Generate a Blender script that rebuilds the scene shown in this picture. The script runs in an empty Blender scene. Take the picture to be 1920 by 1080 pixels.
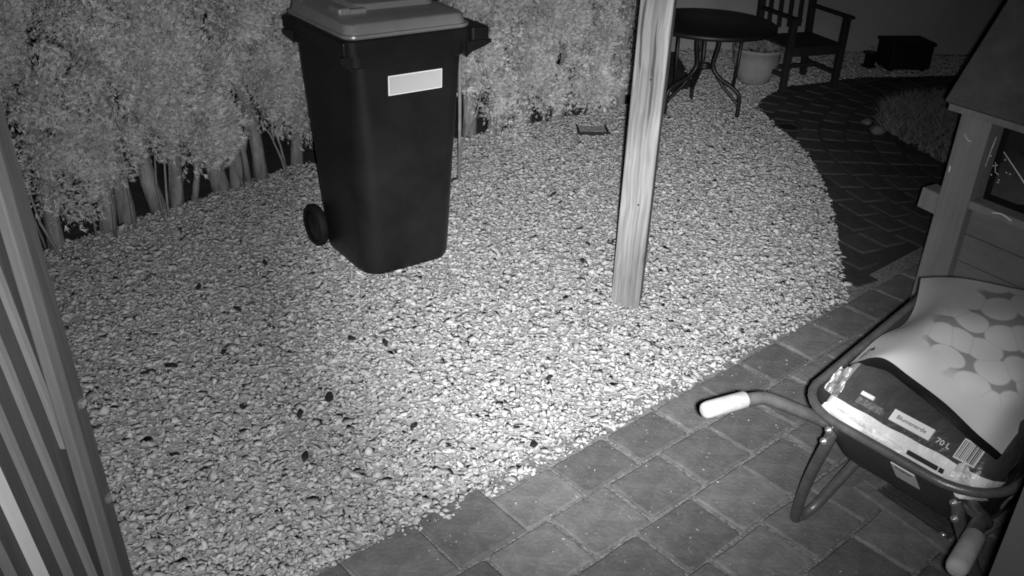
import bpy, bmesh, math, random
import numpy as np
from mathutils import Vector, Matrix

random.seed(7)
rng = np.random.default_rng(7)
SC = bpy.context.scene
COL = SC.collection
R = math.radians

# ------------------------------------------------------------------ camera
CAM_H, PITCH, ROLL, FPX = 1.9, 0.5, -0.037, 1690.0      # metres, radians, pixels of a 1920 px wide frame
cp, sp, cr, sr = math.cos(PITCH), math.sin(PITCH), math.cos(ROLL), math.sin(ROLL)
AX = Vector((cr, -sr*sp, -sr*cp)); UP = Vector((sr, cr*sp, cr*cp)); BK = Vector((0, -cp, sp))
cd = bpy.data.cameras.new('camera'); cam = bpy.data.objects.new('camera', cd); COL.objects.link(cam)
cam.matrix_world = Matrix(((AX.x, UP.x, BK.x, 0), (AX.y, UP.y, BK.y, 0), (AX.z, UP.z, BK.z, CAM_H), (0, 0, 0, 1)))
cd.sensor_width = 36.0; cd.lens = 36.0*FPX/1920.0; cd.clip_start = 0.02; cd.clip_end = 300
SC.camera = cam

def ray(px, py):
    return AX*((px-960)/FPX) - UP*((py-540)/FPX) - BK
def G(px, py, z=0.0):                    # the point at height z seen at a pixel of the photograph
    r = ray(px, py); return Vector((0, 0, CAM_H)) + r*((z-CAM_H)/r.z)
def atY(px, py, y):
    r = ray(px, py); return Vector((0, 0, CAM_H)) + r*(y/r.y)

# ------------------------------------------------------------------ night sky and the infrared lamp
W = bpy.data.worlds.new('World'); SC.world = W; W.use_nodes = True
wn = W.node_tree.nodes; wl = W.node_tree.links
bg = wn['Background']; bg.inputs['Strength'].default_value = 0.05
sky = wn.new('ShaderNodeTexSky'); sky.sky_type = 'NISHITA'; sky.sun_disc = False
sky.sun_elevation = R(-4); sky.sun_rotation = R(20)
bw = wn.new('ShaderNodeRGBToBW'); wl.new(sky.outputs['Color'], bw.inputs['Color']); wl.new(bw.outputs['Val'], bg.inputs['Color'])

def infrared(px, py, energy, cone, dx):          # the two infrared diodes of the camera housing: a wide flood and a narrow beam
    ld = bpy.data.lights.new('infrared_lamp', 'SPOT'); lamp = bpy.data.objects.new('infrared_lamp', ld); COL.objects.link(lamp)
    ld.energy = energy; ld.spot_size = R(cone); ld.spot_blend = 1.0; ld.shadow_soft_size = 0.012
    lamp.location = (dx, 0.01, CAM_H-0.022)
    lamp.rotation_euler = (G(px, py)-lamp.location).to_track_quat('-Z', 'Y').to_euler()
infrared(880, 430, 360, 84, 0.035)
infrared(1110, 500, 900, 42, 0.040)

SC.view_settings.view_transform = 'Standard'; SC.view_settings.look = 'None'
SC.view_settings.exposure = 0.0; SC.view_settings.gamma = 1.0
SC.cycles.max_bounces = 5; SC.cycles.use_denoising = True; SC.cycles.filter_width = 1.8

# ------------------------------------------------------------------ materials
MATS = {}
def mat(name, v=0.3, rough=0.8, var=0.0, scale=20.0, bump=0.0, bscale=60.0, stretch=(1, 1, 1), spec=0.3, metal=0.0, detail=6.0, island=None, coat=0.0):
    m = bpy.data.materials.new(name); m.use_nodes = True
    nt = m.node_tree; N = nt.nodes; L = nt.links; b = N['Principled BSDF']
    b.inputs['Roughness'].default_value = rough; b.inputs['Metallic'].default_value = metal
    b.inputs['Specular IOR Level'].default_value = spec; b.inputs['Coat Weight'].default_value = coat
    b.inputs['Base Color'].default_value = (v, v, v, 1)
    tc = N.new('ShaderNodeTexCoord'); mp = N.new('ShaderNodeMapping'); mp.inputs['Scale'].default_value = stretch
    L.new(tc.outputs['Object'], mp.inputs['Vector'])
    val = None
    if var:
        n = N.new('ShaderNodeTexNoise'); n.inputs['Scale'].default_value = scale; n.inputs['Detail'].default_value = detail; n.inputs['Roughness'].default_value = 0.65
        L.new(mp.outputs[0], n.inputs['Vector'])
        r = N.new('ShaderNodeMapRange'); r.inputs[1].default_value = 0.25; r.inputs[2].default_value = 0.75
        r.inputs[3].default_value = v*(1-var); r.inputs[4].default_value = v*(1+var)
        L.new(n.outputs['Fac'], r.inputs[0]); val = r.outputs[0]
    if island:                                     # each loose piece has its own tone
        g = N.new('ShaderNodeNewGeometry'); r2 = N.new('ShaderNodeMapRange'); r2.inputs[3].default_value, r2.inputs[4].default_value = island
        L.new(g.outputs['Random Per Island'], r2.inputs[0])
        if val is None: val = r2.outputs[0]
        else:
            mu = N.new('ShaderNodeMath'); mu.operation = 'MULTIPLY'; L.new(val, mu.inputs[0]); L.new(r2.outputs[0], mu.inputs[1]); val = mu.outputs[0]
    if val is not None: L.new(val, b.inputs['Base Color'])
    if bump:
        n2 = N.new('ShaderNodeTexNoise'); n2.inputs['Scale'].default_value = bscale; n2.inputs['Detail'].default_value = 8
        L.new(mp.outputs[0], n2.inputs['Vector'])
        bp = N.new('ShaderNodeBump'); bp.inputs['Strength'].default_value = bump; bp.inputs['Distance'].default_value = 0.01
        L.new(n2.outputs['Fac'], bp.inputs['Height']); L.new(bp.outputs[0], b.inputs['Normal'])
    MATS[name] = m; return m

mat('soil', 0.045, 0.95, 0.5, 12, 0.6, 40)
mat('gravel_bed', 0.36, 0.95, 0.6, 45, 1.0, 70)
mat('gravel', 0.45, 0.8, 0.25, 45, 0.3, 90, island=(0.70, 1.22))
mat('joint_sand', 0.20, 0.95, 0.7, 70, 0.8, 160)
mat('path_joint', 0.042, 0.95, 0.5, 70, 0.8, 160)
mat('foliage', 0.56, 0.7, 0.42, 9, island=(0.8, 1.2), spec=0.2)
mat('bark', 0.25, 0.9, 0.6, 30, 1.0, 50, stretch=(1, 1, .25))
mat('bin_plastic', 0.010, 0.40, 0.6, 4, 0.12, 220, spec=0.4)
mat('bin_tyre', 0.010, 0.7, 0.2, 30, 0.1, 200, spec=0.2)
mat('lid_plastic', 0.19, 0.30, 0.12, 12, 0.04, 300, spec=0.5)
mat('sticker_border', 0.85, 0.6)
mat('sticker_face', 0.50, 0.6, 0.03, 40)
mat('render_wall', 0.34, 0.95, 0.12, 3, 0.3, 120)
mat('dark_metal', 0.012, 0.45, 0.3, 20, spec=0.4)
mat('dark_wood', 0.022, 0.7, 0.4, 14, 0.3, 60, stretch=(1, 1, .3))
mat('terracotta', 0.30, 0.85, 0.18, 9, 0.2, 60)
mat('plant', 0.26, 0.7, 0.2, 8, island=(0.7, 1.3))
mat('grass', 0.17, 0.8, 0.2, 8, island=(0.6, 1.4))
mat('shed_wood', 0.20, 0.8, 0.3, 10, 0.35, 50, stretch=(1, 1, .15))
mat('shed_board', 0.17, 0.85, 0.28, 10, 0.3, 60, stretch=(.3, 1, 1))
mat('roof_felt', 0.09, 0.95, 0.3, 12, 0.4, 120)
mat('glass', 0.008, 0.08, spec=0.5)
mat('web', 0.75, 0.25, spec=0.8)
mat('gate_dark', 0.085, 0.75, 0.2, 16, 0.25, 60, stretch=(1, 1, .12))
mat('gate_light', 0.27, 0.7, 0.2, 16, 0.2, 60, stretch=(1, 1, .12))
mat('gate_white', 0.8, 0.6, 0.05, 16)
mat('gate_post', 0.17, 0.75, 0.2, 16, 0.25, 60, stretch=(1, 1, .12))
mat('zinc', 0.55, 0.35, 0.2, 30, metal=0.8)
mat('barrow_paint', 0.045, 0.42, 0.25, 9, 0.05, 80, spec=0.4)
mat('barrow_tube', 0.11, 0.38, 0.35, 24, 0.08, 90, spec=0.5, metal=0.35)
mat('grip_rubber', 0.29, 0.8, 0.22, 30, 0.1, 120)
mat('bag_dark', 0.045, 0.32, 0.25, 12, 0.9, 22, spec=0.5)
mat('bag_white', 0.56, 0.34, 0.22, 14, 1.0, 20, spec=0.5)
mat('bag_grey', 0.20, 0.35, 0.25, 14, 0.9, 20, spec=0.5)
mat('ink', 0.02, 0.5)
mat('label_white', 0.6, 0.4)
mat('print_grey', 0.11, 0.4, 0.9, 160)
mat('chest_black', 0.007, 0.7)
mat('black_film', 0.008, 0.4)
mat('grate', 0.05, 0.6, 0.4, 30, 0.3, 90)
mat('grate_frame', 0.17, 0.7, 0.35, 30, 0.3, 90)
mat('leaf_dry', 0.02, 0.8, 0.3, 60, 0.3, 120)
mat('house_wall', 0.20, 0.9, 0.06, 5, 0.1, 200)
mat('stone', 0.13, 0.9, 0.3, 12, 0.4, 60)

def paver_material(name, v):
    m = mat(name, v, 0.9, 0.38, 14, 0.30, 70)
    nt = m.node_tree; N = nt.nodes; L = nt.links; b = N['Principled BSDF']
    src = b.inputs['Base Color'].links[0].from_socket
    oi = N.new('ShaderNodeObjectInfo'); mr = N.new('ShaderNodeMapRange'); mr.inputs[3].default_value = 0.72; mr.inputs[4].default_value = 1.25
    L.new(oi.outputs['Random'], mr.inputs[0])
    mu = N.new('ShaderNodeMath'); mu.operation = 'MULTIPLY'; L.new(src, mu.inputs[0]); L.new(mr.outputs[0], mu.inputs[1])
    # pale lime specks and dark pits
    geo = N.new('ShaderNodeNewGeometry')
    n = N.new('ShaderNodeTexNoise'); n.inputs['Scale'].default_value = 75; n.inputs['Detail'].default_value = 5; n.inputs['Roughness'].default_value = .75
    L.new(geo.outputs['Position'], n.inputs['Vector'])
    s = N.new('ShaderNodeMapRange'); s.inputs[1].default_value = 0.58; s.inputs[2].default_value = 0.72; s.inputs[3].default_value = 0; s.inputs[4].default_value = 0.12 if v > .1 else .03
    L.new(n.outputs['Fac'], s.inputs[0])
    ad = N.new('ShaderNodeMath'); ad.operation = 'ADD'; L.new(mu.outputs[0], ad.inputs[0]); L.new(s.outputs[0], ad.inputs[1])
    L.new(ad.outputs[0], b.inputs['Base Color']); return m
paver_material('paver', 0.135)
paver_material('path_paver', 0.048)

def wood_post_material():
    m = bpy.data.materials.new('post_wood'); m.use_nodes = True; N = m.node_tree.nodes; L = m.node_tree.links; b = N['Principled BSDF']
    b.inputs['Roughness'].default_value = 0.85; b.inputs['Specular IOR Level'].default_value = 0.15
    tc = N.new('ShaderNodeTexCoord')
    wob = N.new('ShaderNodeTexNoise'); wob.inputs['Scale'].default_value = 3.0; L.new(tc.outputs['Object'], wob.inputs['Vector'])
    wm = N.new('ShaderNodeVectorMath'); wm.operation = 'SCALE'; wm.inputs['Scale'].default_value = 0.035; L.new(wob.outputs['Color'], wm.inputs[0])
    wa = N.new('ShaderNodeVectorMath'); wa.operation = 'ADD'; L.new(tc.outputs['Object'], wa.inputs[0]); L.new(wm.outputs[0], wa.inputs[1])
    mp = N.new('ShaderNodeMapping'); mp.inputs['Scale'].default_value = (95, 95, 1.7); L.new(wa.outputs[0], mp.inputs['Vector'])
    n1 = N.new('ShaderNodeTexNoise'); n1.inputs['Scale'].default_value = 1.0; n1.inputs['Detail'].default_value = 5; L.new(mp.outputs[0], n1.inputs['Vector'])
    mp2 = N.new('ShaderNodeMapping'); mp2.inputs['Scale'].default_value = (9, 9, 1.6); L.new(wa.outputs[0], mp2.inputs['Vector'])
    n2 = N.new('ShaderNodeTexNoise'); n2.inputs['Scale'].default_value = 1.0; n2.inputs['Detail'].default_value = 4; L.new(mp2.outputs[0], n2.inputs['Vector'])
    r1 = N.new('ShaderNodeMapRange'); r1.inputs[1].default_value = .3; r1.inputs[2].default_value = .7; r1.inputs[3].default_value = 0.55; r1.inputs[4].default_value = 1.15; L.new(n1.outputs['Fac'], r1.inputs[0])
    r2 = N.new('ShaderNodeMapRange'); r2.inputs[1].default_value = .35; r2.inputs[2].default_value = .62; r2.inputs[3].default_value = 0.19; r2.inputs[4].default_value = 0.34; L.new(n2.outputs['Fac'], r2.inputs[0])
    mu = N.new('ShaderNodeMath'); mu.operation = 'MULTIPLY'; L.new(r1.outputs[0], mu.inputs[0]); L.new(r2.outputs[0], mu.inputs[1])
    kv = N.new('ShaderNodeTexVoronoi'); kv.inputs['Scale'].default_value = 1.0; mk = N.new('ShaderNodeMapping'); mk.inputs['Scale'].default_value = (7, 7, 3.4); L.new(wa.outputs[0], mk.inputs['Vector']); L.new(mk.outputs[0], kv.inputs['Vector'])
    kr = N.new('ShaderNodeMapRange'); kr.inputs[1].default_value = .05; kr.inputs[2].default_value = .15; kr.inputs[3].default_value = .35; kr.inputs[4].default_value = 1.0; L.new(kv.outputs['Distance'], kr.inputs[0])
    mc = N.new('ShaderNodeMapping'); mc.inputs['Scale'].default_value = (38, 38, .9); L.new(wa.outputs[0], mc.inputs['Vector'])
    nc_ = N.new('ShaderNodeTexNoise'); nc_.inputs['Scale'].default_value = 1.0; nc_.inputs['Detail'].default_value = 2; L.new(mc.outputs[0], nc_.inputs['Vector'])
    ck = N.new('ShaderNodeMapRange'); ck.inputs[1].default_value = .30; ck.inputs[2].default_value = .36; ck.inputs[3].default_value = .35; ck.inputs[4].default_value = 1.0; L.new(nc_.outputs['Fac'], ck.inputs[0])
    m2 = N.new('ShaderNodeMath'); m2.operation = 'MULTIPLY'; L.new(mu.outputs[0], m2.inputs[0]); L.new(kr.outputs[0], m2.inputs[1])
    m3 = N.new('ShaderNodeMath'); m3.operation = 'MULTIPLY'; L.new(m2.outputs[0], m3.inputs[0]); L.new(ck.outputs[0], m3.inputs[1])
    L.new(m3.outputs[0], b.inputs['Base Color'])
    bp = N.new('ShaderNodeBump'); bp.inputs['Strength'].default_value = .6; bp.inputs['Distance'].default_value = .006; L.new(n1.outputs['Fac'], bp.inputs['Height']); L.new(bp.outputs[0], b.inputs['Normal'])
    MATS['post_wood'] = m
wood_post_material()

def bag_print_material():
    # pale film printed with overlapping ovals, darker little wedges where they meet
    m = bpy.data.materials.new('bag_print'); m.use_nodes = True; N = m.node_tree.nodes; L = m.node_tree.links; b = N['Principled BSDF']
    b.inputs['Roughness'].default_value = 0.5; b.inputs['Specular IOR Level'].default_value = 0.25
    uv = N.new('ShaderNodeUVMap')
    mp = N.new('ShaderNodeMapping'); mp.inputs['Scale'].default_value = (6.2, 7.2, 1); mp.inputs['Rotation'].default_value = (0, 0, 0.5); L.new(uv.outputs[0], mp.inputs['Vector'])
    v = N.new('ShaderNodeTexVoronoi'); v.feature = 'F1'; v.inputs['Scale'].default_value = 1.0; v.inputs['Randomness'].default_value = 0.8; v.voronoi_dimensions = '2D'; L.new(mp.outputs[0], v.inputs['Vector'])
    w = N.new('ShaderNodeMapRange'); w.inputs[1].default_value = 0.56; w.inputs[2].default_value = 0.63; w.inputs[3].default_value = 0; w.inputs[4].default_value = 1; L.new(v.outputs['Distance'], w.inputs[0])
    e = N.new('ShaderNodeTexVoronoi'); e.feature = 'DISTANCE_TO_EDGE'; e.voronoi_dimensions = '2D'; e.inputs['Scale'].default_value = 1.0; e.inputs['Randomness'].default_value = 0.8; L.new(mp.outputs[0], e.inputs['Vector'])
    ew = N.new('ShaderNodeMapRange'); ew.inputs[1].default_value = 0.0; ew.inputs[2].default_value = 0.03; ew.inputs[3].default_value = 0.35; ew.inputs[4].default_value = 0.0; L.new(e.outputs['Distance'], ew.inputs[0])
    mx = N.new('ShaderNodeMath'); mx.operation = 'MAXIMUM'; L.new(w.outputs[0], mx.inputs[0]); L.new(ew.outputs[0], mx.inputs[1])
    # the printed patch covers only the middle of the bag
    sb = N.new('ShaderNodeVectorMath'); sb.operation = 'SUBTRACT'; sb.inputs[1].default_value = (0.62, 0.60, 0); L.new(uv.outputs[0], sb.inputs[0])
    nz = N.new('ShaderNodeTexNoise'); nz.inputs['Scale'].default_value = 4; L.new(uv.outputs[0], nz.inputs['Vector'])
    ln = N.new('ShaderNodeVectorMath'); ln.operation = 'LENGTH'; L.new(sb.outputs[0], ln.inputs[0])
    a2 = N.new('ShaderNodeMath'); a2.operation = 'ADD'; L.new(ln.outputs['Value'], a2.inputs[0])
    nm = N.new('ShaderNodeMath'); nm.operation = 'MULTIPLY'; nm.inputs[1].default_value = 0.25; L.new(nz.outputs['Fac'], nm.inputs[0]); L.new(nm.outputs[0], a2.inputs[1])
    pm = N.new('ShaderNodeMapRange'); pm.inputs[1].default_value = 0.50; pm.inputs[2].default_value = 0.56; pm.inputs[3].default_value = 1; pm.inputs[4].default_value = 0; L.new(a2.outputs[0], pm.inputs[0])
    mm = N.new('ShaderNodeMath'); mm.operation = 'MULTIPLY'; L.new(mx.outputs[0], mm.inputs[0]); L.new(pm.outputs[0], mm.inputs[1])
    r = N.new('ShaderNodeMapRange'); r.inputs[3].default_value = 0.50; r.inputs[4].default_value = 0.20; L.new(mm.outputs[0], r.inputs[0])
    ad = N.new('ShaderNodeMath'); ad.operation = 'MULTIPLY_ADD'; ad.inputs[1].default_value = 0.07; L.new(pm.outputs[0], ad.inputs[0]); L.new(r.outputs[0], ad.inputs[2])
    L.new(ad.outputs[0], b.inputs['Base Color'])
    MATS['bag_print'] = m
bag_print_material()

# ------------------------------------------------------------------ mesh helpers
def tag(o, label=None, cat=None, group=None, kind=None):
    if label: o['label'] = label
    if cat: o['category'] = cat
    if group: o['group'] = group
    if kind: o['kind'] = kind
    return o
def empty(name, loc, rz=0.0):
    o = bpy.data.objects.new(name, None); COL.objects.link(o); o.location = loc; o.rotation_euler = (0, 0, rz); o.empty_display_size = 0.1
    return o
def link(name, me, m, parent=None, smooth=False):
    o = bpy.data.objects.new(name, me); COL.objects.link(o)
    if m is not None and not me.materials: me.materials.append(MATS[m] if isinstance(m, str) else m)
    if smooth:
        me.polygons.foreach_set('use_smooth', np.ones(len(me.polygons), bool))
    if parent is not None: o.parent = parent
    return o
def pym(name, v, f, m, parent=None, smooth=False):
    me = bpy.data.meshes.new(name); me.from_pydata([tuple(p) for p in v], [], f); me.update(); return link(name, me, m, parent, smooth)
def fast(name, V, T, m, parent=None):
    me = bpy.data.meshes.new(name); V = np.ascontiguousarray(V, np.float32); T = np.ascontiguousarray(T, np.int32)
    me.vertices.add(len(V)); me.vertices.foreach_set('co', V.ravel())
    me.loops.add(T.size); me.loops.foreach_set('vertex_index', T.ravel())
    me.polygons.add(len(T)); me.polygons.foreach_set('loop_start', np.arange(0, T.size, 3, dtype=np.int32)); me.polygons.foreach_set('loop_total', np.full(len(T), 3, np.int32))
    me.update(calc_edges=True); me.validate(); return link(name, me, m, parent)
def box_bm(bm, size, loc, rot=None, bevel=0.0, seg=2):
    r = bmesh.ops.create_cube(bm, size=1.0); vs = r['verts']
    M = Matrix.Translation(Vector(loc)) @ (rot.to_4x4() if rot is not None else Matrix.Identity(4)) @ Matrix.Diagonal((*size, 1))
    bmesh.ops.transform(bm, matrix=M, verts=vs)
    if bevel:
        es = list({e for v in vs for e in v.link_edges}); bmesh.ops.bevel(bm, geom=es, offset=bevel, segments=seg, profile=0.5, affect='EDGES')
def box(name, size, loc, m, parent=None, rot=None, bevel=0.004, smooth=False):
    bm = bmesh.new(); box_bm(bm, size, loc, rot, bevel); me = bpy.data.meshes.new(name); bm.to_mesh(me); bm.free(); return link(name, me, m, parent, smooth)
def spline(pts, n=6):
    P = [Vector(p) for p in pts]; out = []
    for i in range(len(P)-1):
        p0 = P[max(i-1, 0)]; p1 = P[i]; p2 = P[i+1]; p3 = P[min(i+2, len(P)-1)]
        for k in range(n):
            t = k/n
            out.append(0.5*((2*p1)+(p2-p0)*t+(2*p0-5*p1+4*p2-p3)*t*t+(-p0+3*p1-3*p2+p3)*t**3))
    out.append(P[-1]); return out
def tube(name, path, rad, m, parent=None, seg=12, closed=False, caps=True):
    P = [Vector(p) for p in path]; n = len(P); V = []; F = []
    rads = rad if isinstance(rad, (list, tuple)) else [rad]*n
    up = None
    for i in range(n):
        t = (P[(i+1) % n]-P[i-1]) if closed else (P[min(i+1, n-1)]-P[max(i-1, 0)])
        t.normalize()
        if up is None:
            up = Vector((0, 0, 1)) if abs(t.z) < .9 else Vector((1, 0, 0))
        a = t.cross(up); a.normalize(); b = a.cross(t); b.normalize(); up = b
        for k in range(seg):
            th = 2*math.pi*k/seg; V.append(P[i]+(a*math.cos(th)+b*math.sin(th))*rads[i])
    for i in range(n if closed else n-1):
        j = (i+1) % n
        for k in range(seg):
            l = (k+1) % seg; F.append((i*seg+k, i*seg+l, j*seg+l, j*seg+k))
    if caps and not closed:
        F.append(tuple(range(seg))[::-1]); F.append(tuple(range((n-1)*seg, n*seg)))
    return pym(name, V, F, m, parent, True)
def lathe(name, prof, m, parent=None, seg=40, loc=(0, 0, 0), smooth=True):
    V = []; F = []; n = len(prof)
    for (r, z) in prof:
        for k in range(seg):
            a = 2*math.pi*k/seg; V.append((loc[0]+r*math.cos(a), loc[1]+r*math.sin(a), loc[2]+z))
    for i in range(n-1):
        for k in range(seg):
            l = (k+1) % seg; F.append((i*seg+k, i*seg+l, (i+1)*seg+l, (i+1)*seg+k))
    return pym(name, V, F, m, parent, smooth)
def rrect(w, d, r, n=8):
    out = []
    for cx, cy, a0 in ((w/2-r, d/2-r, 0), (-w/2+r, d/2-r, 90), (-w/2+r, -d/2+r, 180), (w/2-r, -d/2+r, 270)):
        for k in range(n+1):
            a = R(a0+90*k/n); out.append((cx+r*math.cos(a), cy+r*math.sin(a)))
    return out
def loft(name, rings, m, parent=None, smooth=True, cap0=True, cap1=True):
    n = len(rings[0]); V = [p for r in rings for p in r]; F = []
    for i in range(len(rings)-1):
        for k in range(n):
            l = (k+1) % n; F.append((i*n+k, i*n+l, (i+1)*n+l, (i+1)*n+k))
    if cap0: F.append(tuple(range(n))[::-1])
    if cap1: F.append(tuple(range((len(rings)-1)*n, len(rings)*n)))
    o = pym(name, V, F, m, parent, smooth)
    if smooth:
        try: o.data.set_sharp_from_angle(angle=R(40))
        except Exception: pass
    return o
def inside(poly, X, Y):
    poly = np.asarray(poly); res = np.zeros(len(X), bool); j = len(poly)-1
    for i in range(len(poly)):
        xi, yi = poly[i]; xj, yj = poly[j]
        c = ((yi > Y) != (yj > Y)) & (X < (xj-xi)*(Y-yi)/((yj-yi)+1e-12)+xi); res ^= c; j = i
    return res
def text_mesh(name, s, size, M, m, parent, extrude=0.0004):
    cu = bpy.data.curves.new(name, 'FONT'); cu.body = s; cu.size = size; cu.align_x = 'CENTER'; cu.align_y = 'CENTER'; cu.extrude = extrude; cu.resolution_u = 3
    t = bpy.data.objects.new('tmp', cu); COL.objects.link(t); bpy.context.view_layer.update()
    me = bpy.data.meshes.new_from_object(t.evaluated_get(bpy.context.evaluated_depsgraph_get())); bpy.data.objects.remove(t)
    me.transform(M); me.name = name; return link(name, me, m, parent)

# ------------------------------------------------------------------ ground, gravel, paving
pym('ground', [(-70, -70, -0.035), (70, -70, -0.035), (70, 70, -0.035), (-70, 70, -0.035)], [(0, 1, 2, 3)], 'soil')
tag(bpy.data.objects['ground'], kind='structure')

E0 = G(620, 1068); E1 = G(1580, 550); U = (E1-E0); U.z = 0; U.normalize(); Vv = Vector((U.y, -U.x, 0))
def uv2w(u, v, z=0): return Vector((E0.x+U.x*u+Vv.x*v, E0.y+U.y*u+Vv.y*v, z))
edge_px = [(1590, 545), (1577, 480), (1565, 410), (1545, 340), (1510, 280), (1470, 245), (1435, 215), (1425, 195), (1438, 180), (1475, 162), (1560, 150), (1640, 143), (1760, 141)]
path_edge = [tuple(p.xy) for p in spline([G(*p) for p in edge_px], 5)]
hedge_front = [(-2.75, 2.95), (-2.05, 3.83), (-1.27, 4.86), (-0.3, 5.47), (0.62, 6.17), (1.35, 6.8)]
front_edge = [tuple(uv2w(u, max(-.022, .040-.062*max(0, (.36-u)/.36))+0.003*math.sin(u*9)).xy) for u in np.linspace(2.58, -1.7, 40)]
gravel_poly = front_edge + [(-2.9, 1.1)] + hedge_front + [(1.35, 8.1), (6.4, 8.1), (6.4, 7.55)] + [tuple(p) for p in path_edge[::-1]]
bedv = [(x, y, -0.011) for x, y in gravel_poly]
bed = pym('gravel_bed', bedv, [tuple(range(len(bedv)))[::-1]], 'gravel_bed'); tag(bed, kind='structure')
bm = bmesh.new(); bm.from_mesh(bed.data); bmesh.ops.triangulate(bm, faces=bm.faces); bmesh.ops.recalc_face_normals(bm, faces=bm.faces); bm.to_mesh(bed.data); bm.free()

def stone_templates(n):
    out = []
    for i in range(n):
        bm = bmesh.new()
        for k in range(7+i % 3):
            p = Vector(rng.normal(size=3)); p.normalize(); p *= 0.8+0.2*random.random(); p.z *= 0.34; p.x *= 1.25
            bm.verts.new(p)
        r = bmesh.ops.convex_hull(bm, input=bm.verts)
        loose = [v for v in bm.verts if not v.link_faces]; bmesh.ops.delete(bm, geom=loose, context='VERTS')
        bmesh.ops.triangulate(bm, faces=bm.faces); bm.verts.index_update()
        out.append((np.array([v.co[:] for v in bm.verts]), np.array([[v.index for v in f.verts] for f in bm.faces]))); bm.free()
    return out
def scatter_stones(name, X, Y, Z, S, m, tilt=0.26):
    T = stone_templates(24); pick = rng.integers(0, len(T), len(X)); VV = []; TT = []; off = 0
    for t, (tv, tf) in enumerate(T):
        ix = np.where(pick == t)[0]; n = len(ix)
        if not n: continue
        a = rng.uniform(0, 6.283, n); bx = rng.normal(0, tilt, n); by = rng.normal(0, tilt, n)
        ca, sa, cb, sb, cc, s3 = np.cos(a), np.sin(a), np.cos(bx), np.sin(bx), np.cos(by), np.sin(by)
        v = tv[None]*S[ix][:, None, None]*rng.uniform(.7, 1.25, (n, 1, 3))
        x, y, z = v[..., 0], v[..., 1], v[..., 2]
        x, y = x*ca[:, None]-y*sa[:, None], x*sa[:, None]+y*ca[:, None]
        y, z = y*cb[:, None]-z*sb[:, None], y*sb[:, None]+z*cb[:, None]
        x, z = x*cc[:, None]+z*s3[:, None], -x*s3[:, None]+z*cc[:, None]
        w = np.stack([x+X[ix][:, None], y+Y[ix][:, None], z+Z[ix][:, None]], -1)
        k = len(tv); VV.append(w.reshape(-1, 3)); TT.append((tf[None]+(off+np.arange(n)*k)[:, None, None]).reshape(-1, 3)); off += n*k
    return fast(name, np.concatenate(VV), np.concatenate(TT), m)
NST = 330000
gx = rng.uniform(-2.9, 4.2, NST); gy = rng.uniform(0.9, 8.1, NST)
ok = inside(gravel_poly, gx, gy); gx, gy = gx[ok], gy[ok]
# keep those that the lens can take in, with a margin
def in_view(x, y, mrg=90):
    P = np.stack([x, y, np.full(len(x), -CAM_H)], -1); d = -(P@np.array(BK)); u = 960+FPX*(P@np.array(AX))/d; v = 540-FPX*(P@np.array(UP))/d
    return (u > -mrg*3) & (u < 1920+mrg*3) & (v > -mrg) & (v < 1080+mrg*3) & (d > 0)
ok = in_view(gx, gy); gx, gy = gx[ok], gy[ok]
gs = np.clip(rng.lognormal(math.log(0.0104), 0.46, len(gx)), .0035, .026)
gz = rng.uniform(-0.012, 0.006, len(gx))-gs*0.15
# a few strays kicked onto the paving
n2 = 240; su = rng.uniform(-.6, 2.6, n2); sv = np.abs(rng.normal(0, .35, n2))+.07
pa = rng.uniform(0, 6.283, 60); pbase = G(1171, 573); pilex = pbase.x+.03+.10*np.cos(pa)*rng.uniform(.8, 1.3, 60); piley = pbase.y+.05+.10*np.sin(pa)*rng.uniform(.8, 1.3, 60)
strayx = E0.x+U.x*su+Vv.x*sv; strayy = E0.y+U.y*su+Vv.y*sv; ss = rng.uniform(.002, .0055, n2)
gravel = scatter_stones('gravel', np.concatenate([gx, strayx, pilex]), np.concatenate([gy, strayy, piley]), np.concatenate([gz, ss*.4, rng.uniform(.004, .016, 60)]), np.concatenate([gs, ss, rng.uniform(.010, .019, 60)]), 'gravel')
tag(gravel, 'pale angular gravel chippings covering the garden bed', 'gravel', kind='stuff')

# paving: a sand sheet with every block as a piece of its own
def paver_mesh(w, l, seed):
    rr = random.Random(seed); bm = bmesh.new()
    V = [(x*w/2+rr.uniform(-.004, .004), y*l/2+rr.uniform(-.004, .004)) for x, y in ((-1, -1), (1, -1), (1, 1), (-1, 1))]
    ring = []
    for i in range(4):                                   # tumbled corners and wavering edges
        a = Vector((*V[i], 0)); b = Vector((*V[(i+1) % 4], 0)); pz = Vector((*V[i-1], 0))
        r = rr.uniform(.006, .016)
        ring += [a+(pz-a).normalized()*r, a+((pz-a).normalized()+(b-a).normalized())*r*.32, a+(b-a).normalized()*r]
        nrm = Vector((b.y-a.y, a.x-b.x, 0)).normalized()
        for t in (.33, .66): ring.append(a.lerp(b, t)+nrm*rr.uniform(-.003, .002))
    n = len(ring); bot = [bm.verts.new((p.x, p.y, -.05)) for p in ring]; mid = [bm.verts.new((p.x, p.y, -.006)) for p in ring]
    top = [bm.verts.new((p.x-(.007 if p.x > 0 else -.007), p.y-(.007 if p.y > 0 else -.007), rr.uniform(-.0006, .0006))) for p in ring]
    for i in range(n):
        j = (i+1) % n; bm.faces.new((bot[i], bot[j], mid[j], mid[i])); bm.faces.new((mid[i], mid[j], top[j], top[i]))
    bm.faces.new(top); me = bpy.data.meshes.new('paver'); bm.to_mesh(me); bm.free(); return me
patio_quad = [uv2w(-2.2, -.03), uv2w(3.6, -.03), uv2w(3.6, 2.6), uv2w(-2.2, 2.6)]
patio = pym('patio', [(p.x, p.y, -0.009) for p in patio_quad], [(0, 3, 2, 1)], 'joint_sand'); tag(patio, kind='structure')
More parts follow.
